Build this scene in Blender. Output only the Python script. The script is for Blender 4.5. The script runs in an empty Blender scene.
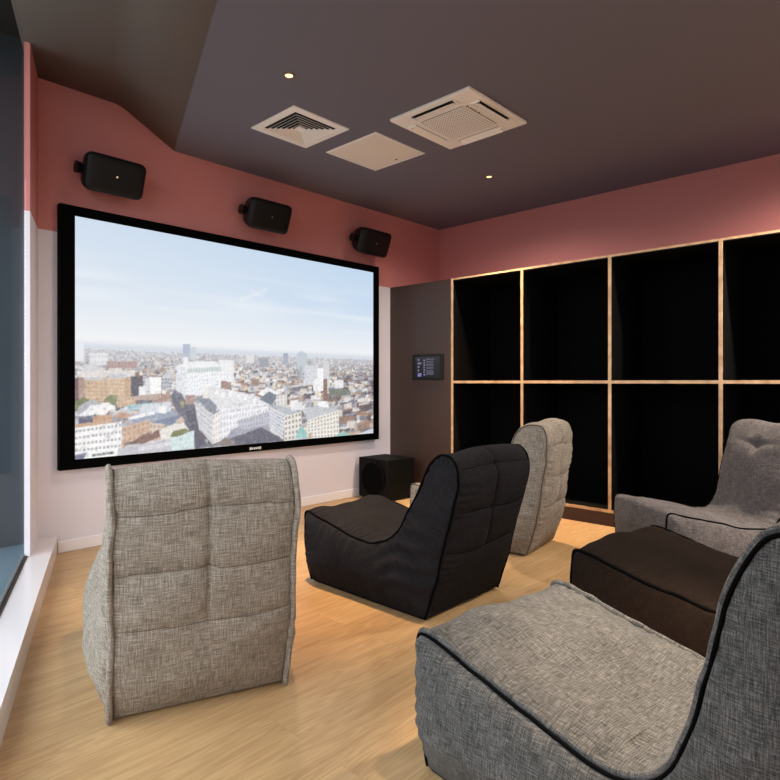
import bpy, bmesh, math, random
import numpy as np
from mathutils import Vector, Matrix
random.seed(7); rng = np.random.default_rng(11)
scn = bpy.context.scene; COL = scn.collection

# ------------------------------------------------------------------ helpers
def lin(r, g, b):
    f = lambda c: (c/255)/12.92 if c/255 <= .04045 else (((c/255)+.055)/1.055)**2.4
    return (f(r), f(g), f(b), 1)

def mat(name, color, rough=.6, metallic=0, spec=.5, emit=None, estr=0, noise=0, nscale=30, bump=0, bscale=200):
    m = bpy.data.materials.new(name); m.use_nodes = True
    nt = m.node_tree; b = nt.nodes['Principled BSDF']
    b.inputs['Base Color'].default_value = color; b.inputs['Roughness'].default_value = rough
    b.inputs['Metallic'].default_value = metallic; b.inputs['Specular IOR Level'].default_value = spec
    if emit: b.inputs['Emission Color'].default_value = emit; b.inputs['Emission Strength'].default_value = estr
    tc = nt.nodes.new('ShaderNodeTexCoord')
    if noise:
        n = nt.nodes.new('ShaderNodeTexNoise'); n.inputs['Scale'].default_value = nscale; n.inputs['Detail'].default_value = 5
        nt.links.new(tc.outputs['Object'], n.inputs['Vector'])
        mx = nt.nodes.new('ShaderNodeMix'); mx.data_type = 'RGBA'
        mx.inputs['A'].default_value = tuple(c*(1-noise) for c in color[:3])+(1,)
        mx.inputs['B'].default_value = tuple(min(1, c*(1+noise)) for c in color[:3])+(1,)
        nt.links.new(n.outputs['Fac'], mx.inputs['Factor']); nt.links.new(mx.outputs['Result'], b.inputs['Base Color'])
    if bump:
        n = nt.nodes.new('ShaderNodeTexNoise'); n.inputs['Scale'].default_value = bscale; n.inputs['Detail'].default_value = 3
        nt.links.new(tc.outputs['Object'], n.inputs['Vector'])
        bp = nt.nodes.new('ShaderNodeBump'); bp.inputs['Strength'].default_value = bump; bp.inputs['Distance'].default_value = .002
        nt.links.new(n.outputs['Fac'], bp.inputs['Height']); nt.links.new(bp.outputs['Normal'], b.inputs['Normal'])
    return m

def obj(name, bm, material, parent=None, smooth=False):
    me = bpy.data.meshes.new(name)
    if isinstance(bm, bmesh.types.BMesh):
        bm.normal_update(); bm.to_mesh(me); bm.free()
    else:
        me.from_pydata(*bm)
    for m in (material if isinstance(material, (list, tuple)) else [material]): me.materials.append(m)
    if smooth: me.polygons.foreach_set('use_smooth', [True]*len(me.polygons))
    o = bpy.data.objects.new(name, me); COL.objects.link(o)
    if parent: o.parent = parent
    return o
def struct(name, bm, m, parent=None):
    o = obj(name, bm, m, parent)
    if not parent: o['kind'] = 'structure'
    return o
def tag(o, label, cat, group=None):
    o['label'] = label; o['category'] = cat
    if group: o['group'] = group
    return o
def thing(name, label, cat, loc=(0, 0, 0), rz=0, group=None):
    o = bpy.data.objects.new(name, None); COL.objects.link(o); o.empty_display_size = .1
    o.location = loc; o.rotation_euler = (0, 0, rz)
    return tag(o, label, cat, group)
def copy_tree(o, parent=None):
    c = o.copy(); COL.objects.link(c); c.parent = parent
    for ch in o.children: copy_tree(ch, c)
    return c

def NB(): return bmesh.new()
def box(bm, x0, x1, y0, y1, z0, z1, bev=0, seg=2, mi=0, M=None):
    r = bmesh.ops.create_cube(bm, size=1)
    vs = r['verts']
    for v in vs:
        v.co = Vector(((x0+x1)/2+v.co.x*(x1-x0), (y0+y1)/2+v.co.y*(y1-y0), (z0+z1)/2+v.co.z*(z1-z0)))
    fs = set(f for v in vs for f in v.link_faces)
    for f in fs: f.material_index = mi
    if bev:
        es = set(e for v in vs for e in v.link_edges)
        q = bmesh.ops.bevel(bm, geom=list(es), offset=bev, segments=seg, affect='EDGES', profile=.5)
        vs = list(set(v for f in q['faces'] for v in f.verts) | set(v for v in vs if v.is_valid))
    if M is not None: bmesh.ops.transform(bm, matrix=M, verts=[v for v in vs if v.is_valid])
    return bm
def cyl(bm, c, r0, r1, h, axis='Z', seg=32, mi=0, caps=True):
    R = {'Z': Matrix.Identity(4), 'X': Matrix.Rotation(math.pi/2, 4, 'Y'), 'Y': Matrix.Rotation(-math.pi/2, 4, 'X')}[axis]
    r = bmesh.ops.create_cone(bm, segments=seg, radius1=r0, radius2=r1, depth=h, cap_ends=caps, matrix=Matrix.Translation(c) @ R)
    for f in set(f for v in r['verts'] for f in v.link_faces): f.material_index = mi
    return bm
def prism(bm, poly, z0, z1):
    a = [bm.verts.new((x, y, z0)) for x, y in poly]; b = [bm.verts.new((x, y, z1)) for x, y in poly]
    n = len(poly)
    fs = [bm.faces.new(a[::-1]), bm.faces.new(b)]
    for i in range(n): fs.append(bm.faces.new((a[i], a[(i+1) % n], b[(i+1) % n], b[i])))
    bmesh.ops.recalc_face_normals(bm, faces=fs)
    return bm
def sheet(quads):
    bm = NB()
    for q in quads: bm.faces.new([bm.verts.new(p) for p in q])
    return bm

# ---- settings
EXPOSURE = 0.0
EM = 1.0
RED = lin(197, 124, 120)
PINK = lin(224, 216, 222)
CEIL = lin(106, 103, 115)
CEIL_SHADE = lin(112, 104, 98)  # shading of the raised strip and slope put into their own tone
BLUE = lin(48, 58, 65)
BLUE2 = lin(92, 114, 126)
FL0 = lin(172, 134, 92); FL1 = lin(222, 186, 136)
SHEEN = .03
FAB_BEIGE = (lin(106, 96, 85), lin(136, 125, 112), lin(168, 158, 146))
FAB_GREY = (lin(48, 48, 47), lin(76, 76, 75), lin(112, 110, 107))
FAB_GREY2 = (lin(60, 56, 57), lin(90, 84, 83), lin(124, 116, 113))
FAB_BLACK = (lin(18, 17, 18), lin(33, 31, 33), lin(50, 47, 48))
FAB_CHOC = (lin(18, 13, 10), lin(32, 23, 18), lin(45, 34, 27))
BACK_FILL = (.2, 4.4)  # x span of the opening added behind the camera for fill
MULL = (-3.87,)
SPK_RZ = 0
FLAP = -20
LAMP_EM = 2.2
WARM = (1, .62, .30)
SPOT_ANG = 168
SKY = 4.6
DOWN = [(2.112, 2.798, (66, 370), (168, 51), 'small lit ceiling downlight above the middle of the screen'),
        (4.345, 2.912, (140, 400), (160, 66), 'small lit ceiling downlight near the shelving corner'),
        (1.87, .50, (20, 760), (150, 41), 'recessed ceiling downlight above the front chairs'),
        (4.345, .20, (430, 100), (168, 80), 'recessed ceiling downlight above the right-hand chair'),
        (2.112, -2.2, (90, 0), (130, 0), 'unseen ceiling downlight added for fill at the back of the room'),  # this lamp and the next are out of view, added for fill
        (4.345, -2.2, (330, 0), (165, 0), 'unseen ceiling downlight added for fill at the back right of the room')]
SPILL = (1, .90, .78)
MIDW = (1, .78, .58)

# ------------------------------------------------------------------ camera
cam = bpy.data.cameras.new('camera'); co = bpy.data.objects.new('camera', cam); COL.objects.link(co)
co.location = (0, 0, 1.15); co.rotation_euler = (math.pi/2, 0, -math.radians(46.7))
cam.sensor_width = 36; cam.lens = 594/780*36; cam.shift_y = -8/780; cam.clip_start = .02
scn.camera = co
scn.view_settings.view_transform = 'Standard'; scn.view_settings.look = 'None'
scn.view_settings.gamma = 1; scn.view_settings.exposure = EXPOSURE

# ------------------------------------------------------------------ materials
M_red = mat('wall_red', RED, .75, bump=.06, bscale=500)
M_pink = mat('wall_pink', PINK, .7, bump=.05, bscale=500)
M_ceil = mat('ceiling_taupe', CEIL, .8, bump=.05, bscale=500)
M_ceil_shade = mat('ceiling_taupe_shaded', CEIL_SHADE, .8, bump=.05, bscale=500)
M_skirt = mat('skirting_white', lin(240, 232, 232), .45)
M_sill = mat('sill_paint', lin(226, 218, 218), .22)
M_black = mat('black_plastic', (.003, .003, .0033, 1), .42, spec=.3)
M_bezel = mat('screen_bezel_black', (.0008, .0008, .0008, 1), .7, spec=.04)
M_grille = mat('speaker_grille', (.0022, .0022, .0025, 1), .4, spec=.28, bump=.6, bscale=900)
M_sub = mat('subwoofer_black', (.0022, .0025, .0023, 1), .6, spec=.12, noise=.2)
M_cone = mat('driver_cone', (.001, .001, .001, 1), .8, spec=.05)
M_shelfin = mat('shelf_black_laminate', (.0035, .0032, .0034, 1), .55, noise=.3, nscale=6, spec=.22)
M_shelfback = mat('shelf_black_back', (.0018, .0018, .002, 1), .8, spec=.06)
M_brown = mat('brown_panel', lin(60, 41, 33), .5, noise=.06, nscale=3)
M_plinth = mat('plinth_brown', lin(66, 42, 34), .5)
M_white = mat('ceiling_metal_white', lin(244, 238, 232), .5)
M_white2 = mat('access_panel_cream', lin(232, 222, 208), .55)
M_vdark = mat('vent_dark', (.01, .01, .01, 1), .8)
M_blue = mat('blue_grey_cladding', BLUE, .6, noise=.12, nscale=1.2)
M_ledge = mat('blue_grey_ledge', BLUE2, .4)
M_soffit = mat('black_soffit', (.012, .012, .012, 1), .7)
M_alu = mat('window_metal', lin(150, 156, 158), .35, metallic=.6)
M_gasket = mat('window_gasket', lin(58, 46, 42), .6)
M_chrome = mat('chrome', (.8, .8, .8, 1), .2, metallic=1)
M_logo = mat('logo_silver', (.7, .7, .68, 1), .35)

def ply():
    m = mat('birch_ply_edge', lin(205, 166, 125), .5); nt = m.node_tree; b = nt.nodes['Principled BSDF']
    tc = nt.nodes.new('ShaderNodeTexCoord'); n = nt.nodes.new('ShaderNodeTexNoise'); n.inputs['Scale'].default_value = 14
    n.inputs['Detail'].default_value = 6
    nt.links.new(tc.outputs['Object'], n.inputs['Vector'])
    r = nt.nodes.new('ShaderNodeValToRGB'); r.color_ramp.elements[0].position = .3; r.color_ramp.elements[1].position = .7
    r.color_ramp.elements[0].color = lin(182, 140, 100); r.color_ramp.elements[1].color = lin(222, 184, 142)
    nt.links.new(n.outputs['Fac'], r.inputs['Fac']); nt.links.new(r.outputs['Color'], b.inputs['Base Color'])
    return m
M_ply = ply()

def floor_mat():
    m = bpy.data.materials.new('oak_plank_floor'); m.use_nodes = True; nt = m.node_tree; b = nt.nodes['Principled BSDF']
    L = nt.links.new; N = nt.nodes.new
    tc = N('ShaderNodeTexCoord')
    br = N('ShaderNodeTexBrick'); br.offset = .37; br.inputs['Scale'].default_value = 1
    br.inputs['Brick Width'].default_value = 1.9; br.inputs['Row Height'].default_value = .19
    br.inputs['Mortar Size'].default_value = .0012; br.inputs['Mortar Smooth'].default_value = .3; br.inputs['Bias'].default_value = 0
    br.inputs['Color1'].default_value = (0, 0, 0, 1); br.inputs['Color2'].default_value = (1, 1, 1, 1); br.inputs['Mortar'].default_value = (.5, .5, .5, 1)
    L(tc.outputs['Object'], br.inputs['Vector'])
    # shift the grain per plank
    sc = N('ShaderNodeVectorMath'); sc.operation = 'SCALE'; sc.inputs['Scale'].default_value = 7.3
    L(br.outputs['Color'], sc.inputs[0])
    ad = N('ShaderNodeVectorMath'); ad.operation = 'ADD'; L(tc.outputs['Object'], ad.inputs[0]); L(sc.outputs[0], ad.inputs[1])
    mp = N('ShaderNodeMapping'); mp.inputs['Scale'].default_value = (1.1, 13, 1); L(ad.outputs[0], mp.inputs['Vector'])
    n1 = N('ShaderNodeTexNoise'); n1.inputs['Scale'].default_value = 1; n1.inputs['Detail'].default_value = 3; n1.inputs['Distortion'].default_value = .6
    L(mp.outputs[0], n1.inputs['Vector'])
    # cathedral rings: contour lines of the stretched noise
    ml = N('ShaderNodeMath'); ml.operation = 'MULTIPLY'; ml.inputs[1].default_value = 62; L(n1.outputs['Fac'], ml.inputs[0])
    sn = N('ShaderNodeMath'); sn.operation = 'SINE'; L(ml.outputs[0], sn.inputs[0])
    mp2 = N('ShaderNodeMapping'); mp2.inputs['Scale'].default_value = (7, 110, 1); L(ad.outputs[0], mp2.inputs['Vector'])
    n2 = N('ShaderNodeTexNoise'); n2.inputs['Scale'].default_value = 1; n2.inputs['Detail'].default_value = 4; L(mp2.outputs[0], n2.inputs['Vector'])
    n3 = N('ShaderNodeTexNoise'); n3.inputs['Scale'].default_value = 1.3; n3.inputs['Detail'].default_value = 3; L(tc.outputs['Object'], n3.inputs['Vector'])
    def ma(a, k, c=0):
        q = N('ShaderNodeMath'); q.operation = 'MULTIPLY_ADD'; L(a, q.inputs[0]); q.inputs[1].default_value = k
        if isinstance(c, (int, float)): q.inputs[2].default_value = c
        else: L(c, q.inputs[2])
        return q.outputs[0]
    rgb = N('ShaderNodeSeparateColor'); L(br.outputs['Color'], rgb.inputs[0])
    v = ma(sn.outputs[0], .06, ma(n2.outputs['Fac'], .22, ma(rgb.outputs[0], .10, ma(n3.outputs['Fac'], .30, ma(n1.outputs['Fac'], .30)))))
    r = N('ShaderNodeValToRGB'); r.color_ramp.elements[0].position = .3; r.color_ramp.elements[1].position = .8
    r.color_ramp.elements[0].color = FL0; r.color_ramp.elements[1].color = FL1
    L(v, r.inputs['Fac'])
    dk = N('ShaderNodeMix'); dk.data_type = 'RGBA'; dk.inputs['B'].default_value = lin(140, 105, 74); L(r.outputs['Color'], dk.inputs['A'])
    dm = N('ShaderNodeMath'); dm.operation = 'MULTIPLY'; dm.inputs[1].default_value = .3; L(br.outputs['Fac'], dm.inputs[0]); L(dm.outputs[0], dk.inputs['Factor'])
    L(dk.outputs['Result'], b.inputs['Base Color'])
    b.inputs['Roughness'].default_value = .42; b.inputs['Specular IOR Level'].default_value = .35
    bp = N('ShaderNodeBump'); bp.inputs['Strength'].default_value = .12; bp.inputs['Distance'].default_value = .001
    L(v, bp.inputs['Height']); L(bp.outputs['Normal'], b.inputs['Normal'])
    return m
M_floor = floor_mat()

def fabric(name, dark, base, light, thread=330, contrast=1.0, rough=.9, bump=.5, bdist=.0015, spec=.25):
    """linen-like weave driven by the panels' own cloth coordinates (metres)"""
    m = bpy.data.materials.new(name); m.use_nodes = True; nt = m.node_tree; b = nt.nodes['Principled BSDF']
    L = nt.links.new; N = nt.nodes.new
    uv = N('ShaderNodeUVMap'); uv.uv_map = 'cloth'
    def streak(sx, sy, det=3):
        mp = N('ShaderNodeMapping'); mp.inputs['Scale'].default_value = (sx, sy, 1); L(uv.outputs[0], mp.inputs['Vector'])
        n = N('ShaderNodeTexNoise'); n.noise_dimensions = '2D'; n.inputs['Scale'].default_value = 1; n.inputs['Detail'].default_value = det; n.inputs['Roughness'].default_value = .6
        L(mp.outputs[0], n.inputs['Vector']); return n.outputs['Fac']
    a = streak(thread, thread*.07); c = streak(thread*.07, thread); d = streak(thread*.9, thread*.9, 1); e = streak(9, 9, 4)
    def mx(op, p, q, k=None):
        o = N('ShaderNodeMath'); o.operation = op
        for i, t in enumerate((p, q) if k is None else (p, q, k)):
            if isinstance(t, (int, float)): o.inputs[i].default_value = t
            else: L(t, o.inputs[i])
        return o.outputs[0]
    s = mx('ADD', mx('MULTIPLY', a, .36), mx('MULTIPLY', c, .36)); s = mx('ADD', s, mx('MULTIPLY', d, .18)); s = mx('ADD', s, mx('MULTIPLY', e, .10))
    r = N('ShaderNodeValToRGB'); cr = r.color_ramp
    h = .10/contrast
    cr.elements[0].position = .5-h; cr.elements[0].color = dark
    cr.elements[1].position = .5+h*1.15; cr.elements[1].color = light
    k = cr.elements.new(.5); k.color = base
    L(s, r.inputs['Fac']); L(r.outputs['Color'], b.inputs['Base Color'])
    b.inputs['Roughness'].default_value = rough; b.inputs['Specular IOR Level'].default_value = spec
    b.inputs['Sheen Weight'].default_value = SHEEN if spec > .1 else 0; b.inputs['Sheen Roughness'].default_value = .5
    bp = N('ShaderNodeBump'); bp.inputs['Strength'].default_value = bump; bp.inputs['Distance'].default_value = bdist
    L(s, bp.inputs['Height']); L(bp.outputs['Normal'], b.inputs['Normal'])
    return m
F_beige = fabric('oatmeal_linen', *FAB_BEIGE, thread=260)
F_grey = fabric('charcoal_grey_weave', *FAB_GREY, thread=370, contrast=1.0)
F_grey2 = fabric('mid_grey_weave', *FAB_GREY2, thread=300, contrast=.9)
F_black = fabric('black_canvas', *FAB_BLACK, thread=420, contrast=.7, bump=.3, spec=.07)
F_choc = fabric('dark_brown_canvas', *FAB_CHOC, thread=420, contrast=.7, bump=.3, spec=.07)
M_cord = mat('black_piping_cord', (.002, .002, .0022, 1), .9, spec=.05, bump=.3, bscale=900)
M_cordb = mat('taupe_cord_and_crevice', lin(92, 80, 70), .85)  # piping and stitches, also the shade line beside the seam flange

# ------------------------------------------------------------------ room shell
H = 2.935; HR = 3.15; SW = 4.36; RW = 5.47; BY = -3.4
dv = Vector((.363, .932, 0)).normalized(); nv = Vector((dv.y, -dv.x, 0))
W0 = Vector((1.2546, SW, 0))
def W(k, off=0, z=0):                                   # a point on the window wall line, off metres into the room
    p = W0+dv*k+nv*off; return Vector((p.x, p.y, z))
kb = (BY-SW)/dv.y
KE = -3.9
KP = -.445                                              # end of the corner pier
def kline(x0):                                          # line parallel to the window wall through (x0, SW)
    k = kb; return (x0+dv.x*k, BY)

bm = NB(); prism(bm, [(W(kb, -.1).x, BY-.1), (RW+.1, BY-.1), (RW+.1, SW+.1), (W0.x-.1, SW+.1)], -.12, 0)
struct('floor', bm, M_floor)
# flat ceiling, raised strip by the window and the sloping face between them
a0, a1 = (2.195, SW), kline(2.195); b0, b1 = (1.783, SW), kline(1.783); c0, c1 = (W(0).x-.048, SW), (W(kb).x-.048, BY)
bm = NB()
prism(bm, [a1, (RW+.1, BY), (RW+.1, SW), a0], H, H+.5)
nflat = len(bm.faces)
prof = [(c0[0]-a0[0], HR), (b0[0]-a0[0]-.05, HR)]
for i in range(1, 10):                                  # eased bend from level to slope
    t = i/10; x0_, x1_, x2_ = b0[0]-a0[0]-.05, b0[0]-a0[0], (b0[0]-a0[0])*.88
    prof.append(((1-t)**2*x0_+2*t*(1-t)*x1_+t*t*x2_, (1-t)**2*HR+2*t*(1-t)*HR+t*t*(H+(HR-H)*.88)))
prof += [((b0[0]-a0[0])*.88, H+(HR-H)*.88), (0, H), (0, H+.5), (c0[0]-a0[0], H+.5)]
A_ = [bm.verts.new((a0[0]+x, a0[1], z)) for x, z in prof]; B_ = [bm.verts.new((a1[0]+x, a1[1], z)) for x, z in prof]
n = len(prof); fs = [bm.faces.new(A_), bm.faces.new(B_[::-1])]+[bm.faces.new((A_[i], B_[i], B_[(i+1) % n], A_[(i+1) % n])) for i in range(n)]
bmesh.ops.recalc_face_normals(bm, faces=fs)
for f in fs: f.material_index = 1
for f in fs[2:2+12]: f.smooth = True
struct('ceiling', bm, [M_ceil, M_ceil_shade])
ZR = 2.158
def two_tone(name, poly):
    bm = NB(); prism(bm, poly, 0, ZR); n = len(bm.faces); prism(bm, poly, ZR, H+.5)
    bm.faces.ensure_lookup_table()
    for f in bm.faces[n:]: f.material_index = 1
    return struct(name, bm, [M_pink, M_red])
two_tone('wall_screen_side', [(W0.x-.05, SW), (RW+.1, SW), (RW+.1, SW+.12), (W0.x-.05, SW+.12)])
P0, P1, P2, P3 = W(0), W(KP), W(KP, -.03), W(0, -.03)
pw = two_tone('wall_left', [(P0.x, P0.y), (P1.x, P1.y), (P2.x, P2.y), (P3.x, P3.y)])
two_tone('wall_right', [(RW, BY), (RW+.1, BY), (RW+.1, SW), (RW, SW)])
# back wall behind the camera with a wide unseen opening added for frontal fill
bm = NB()
bx0, bx1 = W(kb).x-.1, RW+.1
wx0, wx1 = BACK_FILL
box(bm, bx0, wx0, BY-.1, BY, 0, HR); box(bm, wx1, bx1, BY-.1, BY, 0, HR)
box(bm, wx0, wx1, BY-.1, BY, 0, .5); box(bm, wx0, wx1, BY-.1, BY, 2.6, HR)
struct('wall_back', bm, M_pink)
# skirting along the screen wall
bm = NB(); box(bm, 1.37, 4.62, SW-.012, SW, 0, .078, .003, 1)
struct('baseboard_screen_side', bm, M_skirt)

# window wall: low sill box, bottom rail, glass
KS = 0.0
bm = NB()
def strip(bm, k0, k1, o0, o1, z0, z1):
    prism(bm, [tuple(W(k0, o0)[:2]), tuple(W(k1, o0)[:2]), tuple(W(k1, o1)[:2]), tuple(W(k0, o1)[:2])], z0, z1)
t_ = .108/ dv.y * dv.x
strip(bm, KS-.001, kb, 0, .108, 0, .122)
strip(bm, KP-.001, KE+.001, -.012, .0005, 0, .1215)
struct('trim_1', bm, M_sill)
q_ = [W(KE), W(kb), W(kb, -.12), W(KE, -.12)]; two_tone('wall_left_rear', [(v.x, v.y) for v in q_])                            # raised sill under the window wall
wroot = bpy.data.objects.new('window_1', None); COL.objects.link(wroot); wroot['kind'] = 'structure'
bm = NB(); strip(bm, KP-.001, KE, -.028, -.0125, 0, .128); obj('frame', bm, M_gasket, wroot)
bm = NB(); strip(bm, KP-.001, KE, -.045, -.0285, 0, .138)
for k in MULL: strip(bm, k-.03, k+.03, -.045, -.012, .139, HR-.0125)
obj('rail', bm, M_alu, wroot)
M_glass = bpy.data.materials.new('window_glass'); M_glass.use_nodes = True
nt = M_glass.node_tree; nt.nodes.clear()
o_ = nt.nodes.new('ShaderNodeOutputMaterial'); tr = nt.nodes.new('ShaderNodeBsdfTransparent'); gl = nt.nodes.new('ShaderNodeBsdfGlossy')
fr = nt.nodes.new('ShaderNodeValue'); fr.outputs[0].default_value = .04; mx_ = nt.nodes.new('ShaderNodeMixShader')
gl.inputs['Roughness'].default_value = .0; tr.inputs['Color'].default_value = (.97, .985, .98, 1)
nt.links.new(fr.outputs[0], mx_.inputs[0]); nt.links.new(tr.outputs[0], mx_.inputs[1]); nt.links.new(gl.outputs[0], mx_.inputs[2]); nt.links.new(mx_.outputs[0], o_.inputs[0])
bm = NB(); strip(bm, KP-.001, KE, -.026, -.020, .1285, HR-.0125); obj('pane', bm, M_glass, wroot)

# outside the window: cladding return, ledge and soffit of the building
bm = NB(); box(bm, -.35, W0.x-.052, SW+.005, SW+.12, -.05, 3.60); tag(obj('cladding_panel', bm, M_blue), 'tall blue-grey cladding panel outside the window at left edge', 'wall panel')
bm = NB(); strip(bm, KE, KP-.001, -.046, -.95, -.1, .10); prism(bm, [tuple(W(KP, -.046)[:2]), tuple(W(KP, -.95)[:2]), (.05, SW+.004), (P3.x-.03, SW+.004)], -.1, .0999)
tag(obj('outside_ledge', bm, M_ledge), 'pale blue-grey ledge outside the glass beside the window sill', 'ledge')
bm = NB(); strip(bm, KE, KP-.001, -.06, -.85, 3.36, 3.45); prism(bm, [tuple(W(KP, -.05)[:2]), tuple(W(KP, -.85)[:2]), (.1, SW+.004), (P3.x-.02, SW+.004)], 3.36, 3.4499)
tag(obj('outside_soffit', bm, M_soffit), 'black soffit outside the window above the blue-grey cladding', 'soffit')

# ------------------------------------------------------------------ shelving wall
SX = 4.627; TH = .024; YS = [3.53, 2.757, 1.965, 1.171, .38, -.41, -1.20, -1.99]; YE = YS[-1]; SB = 5.27; ZB = .122; ZM = 1.15
sh = thing('cubby_shelving', 'tall black cubby shelving wall with pale plywood front edges', 'shelving unit', (SX, (YS[0]+YE)/2, 0))
def local(o, root): o.location = -root.location; return o
def spart(name, bm, m): o = obj(name, bm, m, sh); o.location = -sh.location; return o
EDG = .004                                              # ply edge is a thin lipping on black boards
for i, y in enumerate(YS):
    bm = NB(); box(bm, SX+EDG, SB, y-TH/2, y+TH/2, ZB, ZR)
    d = spart('divider', bm, M_shelfin)
    bm = NB(); box(bm, SX, SX+EDG, y-TH/2-.001, y+TH/2+.001, ZB-.012, ZR, .0008, 1)
    e = obj('edge_lipping', bm, M_ply, d); e['label'] = 'pale plywood edge'
for nm, z in (('bottom_board', ZB), ('shelf_board', ZM), ('top_board', ZR-TH/2)):
    for i in range(7):
        bm = NB(); box(bm, SX+EDG, SB, YS[i+1]+TH/2, YS[i]-TH/2, z-TH/2, z+TH/2)
        d = spart(nm, bm, M_shelfin)
        th = TH/2 if nm != 'top_board' else .008
        bm = NB(); box(bm, SX+.0005, SX+EDG, YS[i+1]+TH/2, YS[i]-TH/2, z-th+(0 if nm != 'top_board' else .004), z+th+(0 if nm != 'top_board' else .004), .0008, 1)
        e = obj('edge_lipping', bm, M_ply, d); e['label'] = 'pale plywood edge'
for i in range(7):
    bm = NB(); box(bm, SB, SB+.012, YS[i+1]-TH/2, YS[i]+TH/2, ZB-TH/2, ZR); spart('back_panel', bm, M_shelfback)
bm = NB(); box(bm, SX+.012, SX+.03, YE, YS[0]+.0, 0, ZB-TH/2-.001); spart('plinth', bm, M_plinth)
# brown flush panel between the shelving and the screen wall
bm = NB(); box(bm, SX+.002, SX+.03, YS[0]+TH/2+.001, SW, 0, ZR); struct('trim_2', bm, M_brown)
# boxed-in top over the deep shelving
bm = NB(); box(bm, SX+.031, RW, YS[0]+TH/2+.002, SW, ZR-.03, ZR); box(bm, SB+.013, RW, YE, YS[0]+TH/2, ZR-.03, ZR); struct('trim_3', bm, M_red)

# touch control panel on the brown panel
tp = thing('control_panel', 'small black touch control panel with lit buttons on the brown panel', 'control panel', (SX+.002, 3.832, 1.30))
def tpart(nm, bm, m): return obj(nm, bm, m, tp)
bm = NB(); box(bm, -.022, 0, -.196, .196, -.128, .128, .006, 2); tpart('housing', bm, M_black)
M_scr = mat('touch_screen_glass', (.006, .006, .009, 1), .15)
bm = NB(); box(bm, -.0235, -.0222, -.165, .15, -.105, .105); ts = tpart('touch_screen', bm, M_scr)
M_ui = mat('screen_lit_lilac', (.02, .02, .03, 1), .4, emit=lin(150, 145, 185), estr=.55*EM)
M_ui2 = mat('screen_lit_grey', (.02, .02, .03, 1), .4, emit=lin(84, 80, 100), estr=.6*EM)
M_ui3 = mat('screen_lit_blue', (.02, .02, .03, 1), .4, emit=lin(120, 130, 220), estr=.8*EM)
def ui(mm, y0, y1, z0, z1): 
    bm = NB(); box(bm, -.0245, -.0236, y0, y1, z0, z1); return bm
bm = NB()
for i in range(5):                                      # left column of little icons
    z = .075-.036*i; w = (.02, .045, .022, .018, .05)[i]
    box(bm, -.0245, -.0236, .118-w, .118, z-.009, z+.009)
o = obj('lit_icons', bm, M_ui, ts); o['label'] = 'lilac lit icons'; bm = NB()
for i in range(7): box(bm, -.0245, -.0236, .018+(i % 2)*.006, .042, .068-.024*i-.007, .068-.024*i+.007)
o = obj('lit_readings', bm, M_ui, ts); o['label'] = 'lilac lit readings'; bm = NB()
for y in (.0, -.02, -.045, -.075): box(bm, -.0245, -.0236, y-.012, y, .074, .084)
o = obj('lit_heading', bm, M_ui, ts); o['label'] = 'lilac lit heading'
bm = NB()
for z0, z1 in ((.045, .062), (.012, .036), (-.02, .004), (-.08, -.03)): box(bm, -.0243, -.0236, -.088, .006, z0, z1)
o = obj('lit_fields', bm, M_ui2, ts); o['label'] = 'dim grey lit fields'
bm = NB(); box(bm, -.0246, -.0236, .075, .118, -.095, -.078); o = obj('lit_bar', bm, M_ui3, ts); o['label'] = 'blue lit bar'

# ------------------------------------------------------------------ big screen
SY = 4.30
scr = thing('projection_screen', 'huge black framed screen on the wall showing a city skyline', 'screen', ((1.368+4.397)/2, SW, .559))
def scp(nm, bm, m, parent=None):
    o = obj(nm, bm, m, parent or scr)
    if not parent: o.location = -scr.location
    return o
ox0, ox1, oz0, oz1 = 1.368, 4.397, .559, 2.34; ix0, ix1, iz0, iz1 = 1.461, 4.324, .625, 2.275
bm = NB()
for a in ((ox0, ox1, iz1, oz1), (ox0, ox1, oz0, iz0), (ox0, ix0, iz0, iz1), (ix1, ox1, iz0, iz1)):
    box(bm, a[0], a[1], SY, SY+.055, a[2], a[3])
frm = scp('frame', bm, M_bezel)
bm = NB(); box(bm, ix0, ix1, SY+.02, SY+.05, iz0, iz1); scp('back_board', bm, M_vdark)
bm = NB()                                               # small silver maker's mark, unreadable at this size
for i, (w, h) in enumerate(((.018, .022), (.014, .018), (.016, .018), (.016, .018), (.014, .018), (.018, .022))):
    x = 2.835+.0195*i; box(bm, x, x+w*.9, SY-.003, SY-.0005, .587-h/2, .587+h/2)
o = scp('badge', bm, M_logo); o['label'] = 'tiny silver lettering mark'

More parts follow.
